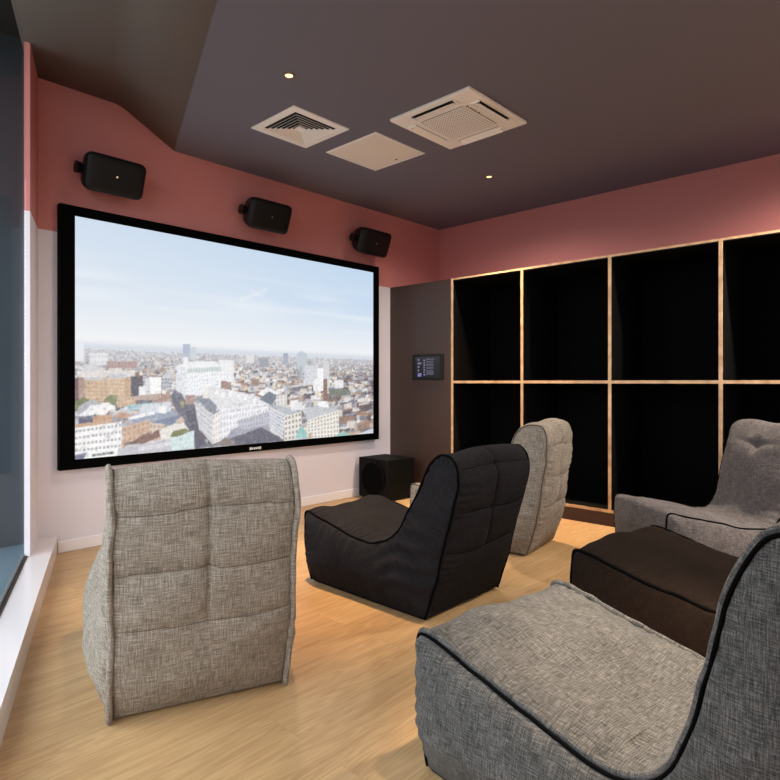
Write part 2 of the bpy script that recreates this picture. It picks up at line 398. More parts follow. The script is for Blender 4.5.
CITY = [
 ('p',(236,238,242),[(0.0,0.4776),(0.022,0.4794),(0.022,0.4048),(0.0,0.4042)]),
 ('f',(232,230,232),[(0.0356,0.4394),(0.0779,0.4418),(0.0779,0.3903),(0.0356,0.3891)],5,2,(205,200,205),0.5,0.5),
 ('f',(178,135,128),[(0.0754,0.4073),(0.1495,0.4109),(0.1495,0.38),(0.0754,0.3776)],9,2,(150,112,110),0.5,0.5),
 ('p',(205,203,208),[(0.0199,0.3927),(0.0566,0.3939),(0.0566,0.3606),(0.0199,0.3594)]),
 ('p',(150,165,192),[(0.2738,0.4958),(0.2944,0.4976),(0.2944,0.4218),(0.2738,0.4212)]),
 ('p',(192,202,206),[(0.2944,0.4836),(0.3119,0.4848),(0.3119,0.423),(0.2944,0.4218)]),
 ('p',(225,221,214),[(0.4712,0.4558),(0.4988,0.4576),(0.4988,0.4164),(0.4712,0.4152)]),
 ('p',(126,131,150),[(0.5162,0.443),(0.5487,0.4442),(0.5487,0.397),(0.5162,0.3958)]),
 ('p',(132,142,168),[(0.6043,0.4739),(0.6235,0.4752),(0.6235,0.4103),(0.6043,0.4097)]),
 ('p',(176,190,200),[(0.6549,0.4715),(0.6748,0.4897),(0.6989,0.4745),(0.6951,0.4073),(0.6748,0.34),(0.6587,0.4061)]),
 ('p',(150,165,170),[(0.6668,0.4061),(0.6787,0.4067),(0.6787,0.3291),(0.6668,0.3291)]),
 ('f',(208,212,220),[(0.6867,0.4073),(0.7447,0.4091),(0.7447,0.3012),(0.6867,0.3018)],5,6,(190,195,205),0.4,0.4),
 ('p',(205,205,212),[(0.766,0.4267),(0.7922,0.4279),(0.7922,0.2661),(0.766,0.2667)]),
 ('p',(244,243,244),[(0.7405,0.3976),(0.766,0.3982),(0.766,0.2667),(0.7405,0.2673)]),
 ('p',(232,232,236),[(0.7237,0.3352),(0.7447,0.3352),(0.7447,0.2673),(0.7237,0.2673)]),
 ('p',(228,228,230),[(0.8142,0.3297),(0.855,0.3303),(0.855,0.2824),(0.8142,0.283)]),
 ('p',(112,120,108),[(0.7876,0.2836),(0.8826,0.2703),(0.8875,0.2406),(0.7922,0.243)]),
 ('f',(240,240,242),[(0.3825,0.4261),(0.431,0.4285),(0.431,0.323),(0.3825,0.323)],4,5,(228,230,234),0.4,0.5),
 ('p',(168,132,120),[(0.3888,0.3182),(0.4212,0.3182),(0.4212,0.283),(0.3888,0.2836)]),
 ('p',(160,130,118),[(0.4883,0.3333),(0.5162,0.3339),(0.5162,0.2976),(0.4883,0.2976)]),
 ('p',(176,128,104),[(0.2019,0.3636),(0.2152,0.3909),(0.2291,0.3642)]),
 ('p',(243,243,245),[(0.2567,0.3921),(0.2826,0.4121),(0.3667,0.4206),(0.3856,0.397),(0.2826,0.3836)]),
 ('p',(244,246,248),[(0.2738,0.4352),(0.2885,0.4358),(0.2885,0.4079),(0.2738,0.4073)]),
 ('f',(222,226,234),[(0.2567,0.3921),(0.2826,0.3836),(0.2798,0.2382),(0.2539,0.2855)],3,7,(205,210,222),0.4,0.4),
 ('f',(238,240,244),[(0.2826,0.3885),(0.3888,0.4018),(0.3888,0.2836),(0.2798,0.2382)],14,7,(206,212,222),0.35,0.55),
 ('f',(225,230,228),[(0.2857,0.3842),(0.3888,0.397),(0.3888,0.3721),(0.2857,0.3606)],13,1,(168,190,182),0.6,0.8),
 ('p',(222,214,208),[(0.0108,0.3636),(0.1443,0.3709),(0.1443,0.3358),(0.0108,0.3303)]),
 ('p',(122,92,96),[(0.0,0.3345),(0.0108,0.3345),(0.0108,0.2279),(0.0,0.2279)]),
 ('p',(186,138,118),[(0.0108,0.3388),(0.0265,0.3388),(0.0265,0.2309),(0.0108,0.2315)]),
 ('f',(228,180,132),[(0.0244,0.3388),(0.073,0.3394),(0.073,0.2376),(0.0244,0.2394)],8,6,(190,138,104),0.4,0.45),
 ('f',(232,188,138),[(0.073,0.3479),(0.1191,0.3485),(0.1191,0.2527),(0.073,0.2545)],7,6,(196,148,112),0.4,0.45),
 ('p',(216,160,112),[(0.1191,0.34),(0.1366,0.34),(0.1366,0.2479),(0.1191,0.2485)]),
 ('p',(96,92,104),[(0.1341,0.3442),(0.1649,0.3448),(0.1649,0.2382),(0.1341,0.2394)]),
 ('p',(196,200,206),[(0.022,0.3388),(0.0706,0.3394),(0.0706,0.3267),(0.022,0.3267)]),
 ('p',(190,194,204),[(0.0779,0.3521),(0.124,0.3533),(0.124,0.3358),(0.0779,0.3352)]),
 ('p',(238,238,240),[(0.1544,0.3006),(0.1806,0.3),(0.1806,0.2467),(0.1544,0.2473)]),
 ('p',(212,212,220),[(0.1701,0.3358),(0.183,0.3364),(0.183,0.2509),(0.1701,0.2515)]),
 ('p',(250,250,250),[(0.183,0.3406),(0.2127,0.3412),(0.2127,0.2497),(0.183,0.2509)]),
 ('f',(196,198,206),[(0.2127,0.3412),(0.2372,0.3685),(0.2483,0.337),(0.24,0.2903),(0.2127,0.2909)],4,3,(130,135,150),0.7,0.5),
 ('p',(122,130,84),[(0.0,0.1952),(0.0021,0.2364),(0.0199,0.2564),(0.0381,0.243),(0.0199,0.2109)]),
 ('p',(132,136,98),[(0.066,0.2376),(0.08,0.263),(0.0995,0.2624),(0.0971,0.2152)]),
 ('p',(172,172,184),[(0.0042,0.1867),(0.0108,0.2194),(0.0381,0.2473),(0.0566,0.2339),(0.0335,0.1933)]),
 ('p',(236,234,236),[(0.0108,0.1782),(0.0381,0.2224),(0.066,0.2248),(0.0426,0.1758)]),
 ('p',(244,240,238),[(0.0472,0.1842),(0.066,0.2291),(0.08,0.2327),(0.0898,0.2152),(0.0706,0.1739)]),
 ('f',(228,186,140),[(0.0995,0.2491),(0.1418,0.2564),(0.1467,0.2212),(0.0995,0.2061)],5,2,(200,150,112),0.5,0.5),
 ('p',(200,162,142),[(0.139,0.2394),(0.139,0.257),(0.2127,0.2679),(0.2127,0.2364)]),
 ('p',(176,142,126),[(0.1753,0.2158),(0.2071,0.2455),(0.2372,0.277),(0.24,0.2309)]),
 ('p',(158,196,208),[(0.1191,0.1921),(0.124,0.2182),(0.2019,0.2279),(0.2071,0.2)]),
 ('p',(214,222,230),[(0.1044,0.2018),(0.124,0.2133),(0.1292,0.1915)]),
 ('p',(206,212,222),[(0.1544,0.2164),(0.24,0.2309),(0.24,0.18),(0.1544,0.1636)]),
 ('p',(118,130,160),[(0.1806,0.1479),(0.2683,0.183),(0.2826,0.1352),(0.2071,0.1097)]),
 ('p',(150,160,182),[(0.124,0.1527),(0.1806,0.1752),(0.2683,0.1879),(0.2683,0.1691),(0.1544,0.1236)]),
 ('p',(246,246,248),[(0.2071,0.2091),(0.2263,0.2085),(0.2263,0.1764),(0.2071,0.1776)]),
 ('p',(240,240,242),[(0.124,0.1703),(0.1939,0.1873),(0.1963,0.1739),(0.1292,0.1521)]),
 ('p',(90,92,120),[(0.0108,0.1739),(0.0426,0.18),(0.0426,0.1509),(0.0108,0.1455)]),
 ('p',(226,152,104),[(0.0426,0.1758),(0.0849,0.1812),(0.0898,0.1509),(0.0426,0.1424)]),
 ('p',(196,192,196),[(0.0849,0.1727),(0.1093,0.2055),(0.1596,0.1764),(0.124,0.1612)]),
 ('p',(222,150,110),[(0.0898,0.1685),(0.1093,0.1927),(0.139,0.1733),(0.1142,0.1576)]),
 ('p',(228,160,116),[(0.0,0.1461),(0.0873,0.1558),(0.0873,0.1424),(0.0,0.1261)]),
 ('f',(244,242,240),[(0.0,0.1297),(0.1118,0.1491),(0.1093,0.0024),(0.0,-0.0012)],12,5,(150,150,160),0.55,0.35),
 ('f',(222,172,134),[(0.1118,0.123),(0.183,0.1521),(0.183,0.0764),(0.1142,0.0539)],6,3,(196,146,116),0.5,0.5),
 ('p',(142,92,80),[(0.1292,0.0515),(0.183,0.0988),(0.183,0.0582),(0.139,0.0461)]),
 ('f',(220,190,166),[(0.1806,0.1388),(0.2235,0.1261),(0.2127,0.0545),(0.1806,0.0539)],4,3,(190,150,126),0.5,0.5),
 ('p',(150,96,80),[(0.1544,0.0618),(0.2071,0.1048),(0.2127,0.0727),(0.1596,0.043)]),
 ('p',(192,190,198),[(0.102,0.0339),(0.2627,0.0624),(0.2972,0.0394),(0.2972,-0.0079),(0.0995,-0.0048)]),
 ('p',(214,212,218),[(0.1544,0.0309),(0.2483,0.0455),(0.2483,0.0273),(0.1544,0.0133)]),
 ('p',(228,222,214),[(0.2071,0.1006),(0.271,0.1406),(0.2913,0.0964),(0.2913,0.0636),(0.24,0.0606),(0.2127,0.0545)]),
 ('p',(248,248,248),[(0.0356,0.0303),(0.102,0.0339),(0.0971,-0.0085),(0.029,-0.0018)]),
 ('f',(245,245,246),[(0.0405,0.0212),(0.0922,0.0267),(0.0922,0.0091),(0.0405,0.0048)],11,1,(70,70,80),0.7,0.6),
 ('p',(120,120,150),[(0.0,0.0194),(0.029,0.0273),(0.022,-0.0006),(0.0,-0.0012)]),
 ('p',(108,108,124),[(0.2372,0.2539),(0.2511,0.2812),(0.271,0.2624),(0.2857,0.2145),(0.3119,0.2133),(0.3091,0.1188),(0.3514,0.0085),(0.3091,0.0),(0.2913,0.0921),(0.2511,0.1976)]),
 ('p',(92,92,108),[(0.2798,0.1776),(0.3091,0.1945),(0.321,0.0891),(0.3451,0.0091),(0.3151,0.0036)]),
 ('p',(186,140,124),[(0.2798,0.257),(0.3091,0.2564),(0.3091,0.2139),(0.2798,0.2152)]),
 ('p',(150,160,100),[(0.2683,0.2297),(0.277,0.2291),(0.277,0.2012),(0.2683,0.2018)]),
 ('f',(196,222,222),[(0.2372,0.0655),(0.306,0.0903),(0.306,0.0097),(0.2428,0.0)],6,3,(228,236,236),0.5,0.4),
 ('p',(124,128,78),[(0.2372,0.0655),(0.2455,0.0921),(0.2798,0.1024),(0.2944,0.0867),(0.2627,0.0673)]),
 ('p',(206,182,160),[(0.2511,0.1376),(0.271,0.1594),(0.2798,0.1352),(0.2627,0.123)]),
 ('p',(222,221,226),[(0.336,0.2412),(0.3514,0.2988),(0.3888,0.2885),(0.4544,0.2679),(0.5306,0.2345),(0.5596,0.2073),(0.3825,0.1806),(0.3636,0.1721)]),
 ('p',(134,140,156),[(0.3119,0.2376),(0.3392,0.2606),(0.3762,0.2006),(0.3699,0.1521)]),
 ('p',(232,226,218),[(0.3301,0.2412),(0.3451,0.3036),(0.3605,0.2406)]),
 ('f',(212,212,218),[(0.306,0.2279),(0.3667,0.1576),(0.3605,0.017),(0.321,0.0982)],9,5,(170,172,184),0.5,0.4),
 ('f',(236,232,226),[(0.3636,0.1576),(0.3856,0.1806),(0.3888,0.0279),(0.3605,0.017)],3,5,(210,205,200),0.5,0.5),
 ('f',(234,234,239),[(0.3825,0.1855),(0.5596,0.2127),(0.5522,0.0812),(0.3856,0.0285)],17,5,(196,198,210),0.45,0.5),
 ('p',(158,160,178),[(0.3954,0.0121),(0.4212,0.0788),(0.4813,0.1133),(0.5522,0.1497),(0.5522,0.0655),(0.5969,0.0073)]),
 ('f',(186,188,202),[(0.4408,0.1273),(0.5522,0.1655),(0.5522,0.097),(0.4474,0.0758)],11,2,(158,160,178),0.4,0.5),
 ('p',(96,96,112),[(0.4017,0.0315),(0.5236,0.0836),(0.5931,0.0236),(0.5931,0.0024),(0.3888,0.003)]),
 ('p',(136,120,116),[(0.3699,0.0109),(0.4017,0.0461),(0.4342,0.0224),(0.4342,-0.003)]),
 ('p',(246,246,248),[(0.3699,0.2842),(0.3793,0.2836),(0.3793,0.2594),(0.3699,0.2594)]),
 ('p',(246,246,248),[(0.3888,0.2691),(0.3985,0.2685),(0.3985,0.2442),(0.3888,0.2442)]),
 ('p',(246,246,248),[(0.4146,0.2733),(0.4244,0.2733),(0.4244,0.2485),(0.4146,0.2485)]),
 ('p',(246,246,248),[(0.4408,0.2576),(0.4509,0.2576),(0.4509,0.2321),(0.4408,0.2327)]),
 ('p',(246,246,248),[(0.4645,0.2521),(0.4747,0.2521),(0.4747,0.2261),(0.4645,0.2267)]),
 ('p',(246,246,248),[(0.4953,0.2358),(0.5058,0.2358),(0.5058,0.2097),(0.4953,0.2103)]),
 ('p',(240,240,242),[(0.5093,0.2564),(0.5449,0.2921),(0.5931,0.2594),(0.5522,0.2339)]),
 ('p',(112,122,138),[(0.5162,0.2297),(0.5522,0.2709),(0.5854,0.2436),(0.5596,0.1964)]),
 ('f',(222,219,214),[(0.5781,0.2436),(0.6196,0.2533),(0.6196,0.1885),(0.5781,0.18)],3,3,(190,186,186),0.5,0.5),
 ('f',(182,185,198),[(0.5487,0.197),(0.6119,0.1509),(0.6043,0.0061),(0.5522,0.0812)],1,7,(230,230,236),1,0.45),
 ('p',(176,186,196),[(0.5596,0.2018),(0.6273,0.177),(0.6748,0.1636),(0.6119,0.14)]),
 ('f',(230,224,212),[(0.6081,0.1352),(0.6748,0.1576),(0.6787,0.0079),(0.6081,0.0006)],5,5,(140,135,136),0.5,0.5),
 ('p',(156,98,82),[(0.766,0.3352),(0.7834,0.3358),(0.7834,0.1915),(0.766,0.1921)]),
 ('p',(238,238,240),[(0.7405,0.1709),(0.7447,0.2103),(0.7834,0.2085),(0.7922,0.1679)]),
 ('p',(188,192,202),[(0.6787,0.163),(0.7405,0.1824),(0.8278,0.16),(0.7747,0.1115),(0.6989,0.1061)]),
 ('f',(233,228,216),[(0.6989,0.1061),(0.7747,0.1345),(0.8323,0.1539),(0.8369,-0.0048),(0.6989,0.0055)],10,6,(160,154,150),0.45,0.45),
 ('p',(134,198,192),[(0.6507,0.0115),(0.6626,0.0539),(0.6748,0.0806),(0.6909,0.0509),(0.7031,0.0055)]),
 ('p',(140,190,184),[(0.81,-0.0018),(0.855,0.0345),(0.8921,-0.0055)]),
 ('p',(222,150,110),[(0.7031,0.0333),(0.7153,0.0321),(0.7153,0.0036),(0.7031,0.0055)]),
 ('p',(206,208,216),[(0.8921,-0.0055),(1.0,0.0321),(1.0,-0.0115)]),
 ('p',(214,200,190),[(0.855,0.1879),(0.8921,0.1982),(0.897,0.1624),(0.8596,0.1582)]),
 ('p',(225,226,232),[(0.6273,0.1988),(0.6787,0.2073),(0.6787,0.1685),(0.635,0.1606)]),
]
# the picture on the screen, painted as a canvas of coloured points
NX, NZ = 470, 272
def shade(a, b, f): return [a[i]*(1-f)+b[i]*f for i in range(3)]
yy, xx = np.mgrid[0:NZ, 0:NX]; S_ = (xx+.5)/NX; T_ = (yy+.5)/NZ
HZ = .452
cv = np.zeros((NZ, NX, 3))
k = np.clip((T_-HZ)/(1-HZ), 0, 1)
def smooth_noise(nx, nz, seed, ax=1, az=1):
    r = np.random.default_rng(seed); g = r.random((nz+2, nx+2))
    u = S_*nx; v = T_*nz; i = u.astype(int); j = v.astype(int); fu = u-i; fv = v-j
    fu = fu*fu*(3-2*fu); fv = fv*fv*(3-2*fv)
    return (g[j, i]*(1-fu)+g[j, i+1]*fu)*(1-fv)+(g[j+1, i]*(1-fu)+g[j+1, i+1]*fu)*fv
cloud = (smooth_noise(5, 9, 1)*.5+smooth_noise(11, 22, 2)*.3+smooth_noise(25, 50, 3)*.2)
top = np.stack([208-14*S_, 222-6*S_, 238-0*S_], -1); low = np.stack([240-3*S_, 242-2*S_, 244+0*S_], -1)
kk = np.clip(k*1.18-.12, 0, 1)[..., None]**.75
cv[:] = low*(1-kk)+top*kk
bl = np.clip(1-np.abs(k-.62)/.38, 0, 1)*np.clip(S_*1.3, .35, 1)*.5
cv += (np.array([190, 212, 238])-cv)*(bl*np.clip(1.3-cloud*1.3, 0, 1))[..., None]
wisp = np.clip(smooth_noise(4, 34, 8)*1.2-.62, 0, 1)*np.clip(1-np.abs(k-.5)/.35, 0, 1)
cv += (np.array([240, 243, 248])-cv)*(wisp*.9)[..., None]
for s0, t0, s1, t1, wd in ((.455, .735, .535, .795, .008), (.49, .79, .525, .76, .005)):  # contrails
    dx, dt = s1-s0, t1-t0; q = np.clip(((S_-s0)*dx+(T_-t0)*dt)/(dx*dx+dt*dt), 0, 1)
    dd = np.hypot(S_-s0-q*dx, (T_-t0-q*dt)*.6)
    cv += (np.array([236, 240, 246])-cv)*(np.exp(-(dd/wd)**2)*.42)[..., None]
hb = np.exp(-((T_-HZ-.012)/.02)**2)
cv += (np.array([205, 212, 224])-cv)*(hb*.75)[..., None]
def fillpoly(col, pts, alpha=1):
    P = np.array(pts)*[NX, NZ]; x0, y0 = np.floor(P.min(0)).astype(int)-1; x1, y1 = np.ceil(P.max(0)).astype(int)+1
    x0, y0 = max(x0, 0), max(y0, 0); x1, y1 = min(x1, NX), min(y1, NZ)
    if x1 <= x0 or y1 <= y0: return
    gy, gx = np.mgrid[y0:y1, x0:x1]; acc = np.zeros(gx.shape)
    for ox, oy in ((.25, .25), (.75, .25), (.25, .75), (.75, .75)):
        px, py = gx+ox, gy+oy; ins = np.zeros(gx.shape, bool); n = len(P)
        for i in range(n):
            ax, ay = P[i]; bx, by = P[(i+1) % n]
            if ay == by: continue
            c = ((ay > py) != (by > py)) & (px < (bx-ax)*(py-ay)/(by-ay)+ax); ins ^= c
        acc += ins/4
    acc = (acc*alpha)[..., None]
    cv[y0:y1, x0:x1] = cv[y0:y1, x0:x1]*(1-acc)+np.array(col, float)*acc
land = T_ < HZ
cv[land] = (188, 186, 192)
def haze(c, t):
    f = max(0, min(1, 1-(HZ-t)/.15))**1.3*.82
    return shade(c, (214, 219, 228), f)
pal = [(240, 238, 236), (226, 214, 198), (196, 168, 146), (150, 118, 102), (120, 118, 128), (84, 84, 98), (206, 206, 212), (168, 170, 182), (110, 88, 84)]
t = HZ
while t > -.02:
    dep = HZ-t; sz = .004+dep*.075
    n = int(1.35/sz*.55)
    for _ in range(n):
        s = random.uniform(-.03, 1.0); w = sz*random.uniform(.5, 1.7); h = sz*1.5*random.uniform(.35, 1.1)
        right = s > .8; left = s < .25
        wt = [8, 7, 4, 3, 4, 4, 6, 5, 2]
        if right: wt = [3, 3, 3, 5, 7, 9, 2, 4, 6]
        if left: wt = [8, 7, 6, 3, 3, 2, 5, 4, 2]
        c = haze(random.choices(pal, wt)[0], t)
        sk = random.uniform(-.4, .4)*h; tt = t+random.uniform(-.4, .4)*sz
        fillpoly(c, [(s, tt), (s+w, tt+sk*.3), (s+w, tt+h+sk*.3), (s, tt+h)], .92)
        c2 = shade(c, (70, 72, 92), .45 if random.random() < .6 else -.15)
        fillpoly([min(250, v) for v in c2], [(s+w, tt+sk*.3), (s+w*1.4, tt+h*.3), (s+w*1.4, tt+h*1.1), (s+w, tt+h+sk*.3)], .9)
        if random.random() < .7: fillpoly(haze(random.choice([(226, 222, 220), (150, 150, 162), (172, 128, 104)]), t), [(s, tt+h), (s+w, tt+h+sk*.3), (s+w*1.3, tt+h*1.35), (s+w*.4, tt+h*1.35)], .85)
    t -= max(.0045, sz*.5)
def facade(col, q, nx, ny, wc, fx, fy):
    fillpoly(col, q); A, B, C_, D = [np.array(p) for p in (q if len(q) == 4 else [q[0]]+list(q[2:5]))]
    bi = lambda u, v: tuple((A*(1-u)+B*u)*(1-v)+(D*(1-u)+C_*u)*v)
    for i in range(nx):
        for j in range(ny):
            u0 = (i+.5-fx/2)/nx; u1 = (i+.5+fx/2)/nx; v0 = (j+.55-fy/2)/ny; v1 = (j+.55+fy/2)/ny
            fillpoly(wc, [bi(u0, v0), bi(u1, v0), bi(u1, v1), bi(u0, v1)], .9)
def hz(c, t):
    return shade(c, haze(c, t), .5)
for op in CITY:
    g0 = sum(op[1])/3; op = (op[0], tuple(min(250, 6+g0+(v-g0)*(.62 if op[1][0]-op[1][2] > 50 else .9)) for v in op[1]))+op[2:]
    col = hz(op[1], sum(p[1] for p in op[2])/len(op[2])) if sum(p[1] for p in op[2])/len(op[2]) > .34 else op[1]
    if op[0] == 'p': fillpoly(col, op[2])
    else: facade(col, op[2], op[3], op[4], hz(op[5], op[2][0][1]) if op[2][0][1] > .36 else op[5], op[6], op[7])
for _ in range(2600):                                   # roof plant, windows, chimneys
    t_ = HZ-.01-abs(random.gauss(0, .5))*.42
    if t_ < 0: continue
    s_ = random.random(); z_ = (.0018+.007*(HZ-t_)/HZ)*random.uniform(.4, 1.5)
    fillpoly(random.choice([(250, 249, 247), (250, 249, 247), (92, 92, 106), (112, 98, 94), (190, 182, 178), (160, 164, 176)]), [(s_, t_), (s_+z_, t_+z_*.2), (s_+z_, t_+z_*1.3), (s_, t_+z_*1.1)], random.uniform(.08, .26))
lum = cv.mean(-1, keepdims=True); soft = cv.copy()
soft = (cv+np.roll(cv, 1, 0)+np.roll(cv, -1, 0)+np.roll(cv, 1, 1)+np.roll(cv, -1, 1))/5
fin = soft*.55+cv*.45; fin = lum+(fin-lum)*.85; fin = fin*.93+np.array([236, 232, 232])*.07
cv[land] = fin[land]
g = rng.random((NZ//2+1, NX//2+1))-.5                   # photographic fine grain of a far city
gg = np.kron(g, np.ones((2, 2)))[:NZ, :NX]
cv[land] += (gg[land]*22*np.clip((HZ-T_[land])/.1, 0, 1))[:, None]
cv = np.clip(cv, 0, 253)/255
lincv = np.where(cv <= .04045, cv/12.92, ((cv+.055)/1.055)**2.4)
xs = np.linspace(ix0, ix1, NX); zs = np.linspace(iz0, iz1, NZ)
X_, Z_ = np.meshgrid(xs, zs)
verts = np.stack([X_.ravel(), np.full(X_.size, SY+.012), Z_.ravel()], -1)
idx = np.arange(NX*NZ).reshape(NZ, NX)
faces = np.stack([idx[:-1, :-1], idx[:-1, 1:], idx[1:, 1:], idx[1:, :-1]], -1).reshape(-1, 4)
me = bpy.data.meshes.new('picture'); me.from_pydata(verts.tolist(), [], faces.tolist())
ca = me.color_attributes.new('paint', 'FLOAT_COLOR', 'POINT')
ca.data.foreach_set('color', np.concatenate([lincv.reshape(-1, 3), np.ones((NX*NZ, 1))], 1).ravel())
M_pic = bpy.data.materials.new('lit_picture'); M_pic.use_nodes = True; nt = M_pic.node_tree
b = nt.nodes['Principled BSDF']; b.inputs['Base Color'].default_value = (.02, .02, .02, 1); b.inputs['Roughness'].default_value = .6; b.inputs['Specular IOR Level'].default_value = .1
at = nt.nodes.new('ShaderNodeAttribute'); at.attribute_name = 'paint'
nt.links.new(at.outputs['Color'], b.inputs['Emission Color']); b.inputs['Emission Strength'].default_value = EM
me.materials.append(M_pic)
po = bpy.data.objects.new('picture', me); COL.objects.link(po); po.parent = scr; po.location = -scr.location
po['label'] = 'lit picture of a hazy city under pale blue sky'

# ------------------------------------------------------------------ wall speakers
def make_speaker():
    r = thing('wall_speaker', '', 'loudspeaker')
    def p(nm, bm, m, par=None, sm=False): return obj(nm, bm, m, par or r, sm)
    # origin on the wall, -Y into the room
    bm = NB(); box(bm, -.05, .05, -.012, 0, -.07, .07, .004, 1); cyl(bm, (0, -.03, 0), .018, .018, .04, 'Y', 16); p('wall_bracket', bm, M_black)
    tilt = Matrix.Translation((0, -.138, 0)) @ Matrix.Rotation(math.radians(21), 4, 'X')
    # cabinet: rounded-rectangle sections, deeper and smaller to the rear
    secs = [(.118, .10, .060, .03), (.11, .145, .080, .04), (.08, .172, .100, .05), (.03, .190, .118, .05), (-.04, .202, .127, .045), (-.075, .204, .128, .045)]
    def ring(bm, y, hx, hz, r, n=6):
        vs = []
        for cx, cz, a0 in ((1, 1, 0), (-1, 1, 90), (-1, -1, 180), (1, -1, 270)):
            for i in range(n+1):
                a = math.radians(a0+90*i/n)
                vs.append(bm.verts.new((cx*(hx-r)+r*math.cos(a), y, cz*(hz-r)+r*math.sin(a))))
        return vs
    def loft(secs):
        bm = NB(); prev = None
        for y, hx, hz, rr in secs:
            cur = ring(bm, y, hx, hz, rr)
            if prev:
                n = len(cur)
                for i in range(n): bm.faces.new((prev[i], prev[(i+1) % n], cur[(i+1) % n], cur[i]))
            else: bm.faces.new(cur[::-1])
            prev = cur
        bm.faces.new(prev); bmesh.ops.recalc_face_normals(bm, faces=bm.faces[:])
        bmesh.ops.transform(bm, matrix=tilt, verts=bm.verts[:]); return bm
    p('cabinet', loft(secs), M_black, sm=True)
    p('grille', loft([(-.0755, .203, .127, .044), (-.088, .201, .125, .043), (-.096, .190, .114, .04), (-.101, .165, .092, .035), (-.103, .1, .05, .03)]), M_grille, sm=True)
    bm = NB(); cyl(bm, (0, -.104, 0), .0075, .0075, .004, 'Y', 12); bmesh.ops.transform(bm, matrix=tilt, verts=bm.verts[:])
    o = p('badge', bm, M_chrome); o['label'] = 'tiny silver dot badge'
    # U-shaped yoke reaching round both short ends
    bm = NB()
    box(bm, -.15, .15, .119, .125, -.026, .026, M=tilt)
    for s in (-1, 1): box(bm, -.003, .003, -.058, .058, -.026, .026, M=tilt @ Matrix.Translation((s*.184, .077, 0)) @ Matrix.Rotation(s*math.radians(38), 4, 'Z'))
    p('yoke', bm, M_black)
    for s in (-1, 1):
        bm = NB(); cyl(bm, (s*.214, .03, 0), .042, .036, .034, 'X', 24); bmesh.ops.transform(bm, matrix=tilt, verts=bm.verts[:]); p('knob', bm, M_black)
    return r
sp = make_speaker()
SPK = [(1.672, 2.582, 'black wall speaker above the top left corner of the screen'),
       (2.945, 2.568, 'black wall speaker above the middle of the screen'),
       (4.195, 2.558, 'black wall speaker above the right end of the screen')]
for i, (x, z, lb) in enumerate(SPK):
    o = sp if i == 0 else copy_tree(sp)
    o.location = (x, SW, z); o.scale = (.97,)*3; tag(o, lb, 'loudspeaker', 'wall speakers over the screen')

# subwoofer in the corner; driver faces the room's left side
sw_ = thing('subwoofer', 'black box subwoofer with round driver on the floor in the corner', 'subwoofer', (4.295, 4.095, 0), math.radians(-3))
bm = NB(); box(bm, -.185, .185, -.21, .21, .014, .40, .008, 3); obj('cabinet', bm, M_sub, sw_)
bm = NB(); cyl(bm, (-.190, 0, .205), .172, .172, .009, 'X', 48); obj('trim_ring', bm, M_sub, sw_)
bm = NB(); cyl(bm, (-.197, 0, .205), .150, .158, .006, 'X', 48); o = obj('driver', bm, M_cone, sw_, False)
for sx in (-1, 1):
    for sy in (-1, 1):
        bm = NB(); cyl(bm, (sx*.15, sy*.17, .007), .018, .02, .0138, 'Z', 16); obj('foot', bm, M_black, sw_)

# ------------------------------------------------------------------ ceiling fittings
# four-way diffuser of nested square cones
df = thing('air_diffuser', 'white square air diffuser with nested louvres, nearest the screen', 'ceiling vent', (2.605, 3.32, H))
bm = NB()
def sqring(bm, r0, z0, r1, z1, th=.0):
    a = [bm.verts.new((sx*r0, sy*r0, z0)) for sx, sy in ((1, 1), (-1, 1), (-1, -1), (1, -1))]
    b = [bm.verts.new((sx*r1, sy*r1, z1)) for sx, sy in ((1, 1), (-1, 1), (-1, -1), (1, -1))]
    for i in range(4): bm.faces.new((a[i], a[(i+1) % 4], b[(i+1) % 4], b[i]))
sqring(bm, .243, 0, .243, -.008); sqring(bm, .243, -.008, .190, -.010); sqring(bm, .190, -.010, .176, .0)
obj('frame', bm, M_white, df)
for r in (.160, .133, .106, .079, .052):
    bm = NB(); sqring(bm, r+.006, -.013, r-.010, .0); sqring(bm, r+.006, -.013, r+.004, -.0135); sqring(bm, r-.010, .0, r+.004, -.0135); obj('louvre', bm, M_white, df)
bm = NB(); box(bm, -.028, .028, -.028, .028, -.012, .0); obj('centre_plate', bm, M_white, df)
bm = NB(); box(bm, -.19, .19, -.19, .19, -.0012, -.0002); obj('dark_duct', bm, M_vdark, df)
# access hatch
ah = thing('access_hatch', 'plain cream square access hatch with a small keyhole lock in the ceiling', 'ceiling hatch', (3.285, 3.25, H))
bm = NB()
sqring(bm, .272, 0, .272, -.006); sqring(bm, .272, -.006, .255, -.006); sqring(bm, .255, -.006, .255, -.001)
obj('frame', bm, M_white, ah)
bm = NB(); box(bm, -.252, .252, -.252, .252, -.005, -.0003, .001, 1); dr = obj('hatch_door', bm, M_white2, ah)
bm = NB(); cyl(bm, (.205, -.03, -.0062), .009, .009, .002, 'Z', 16); obj('lock', bm, M_vdark, dr)
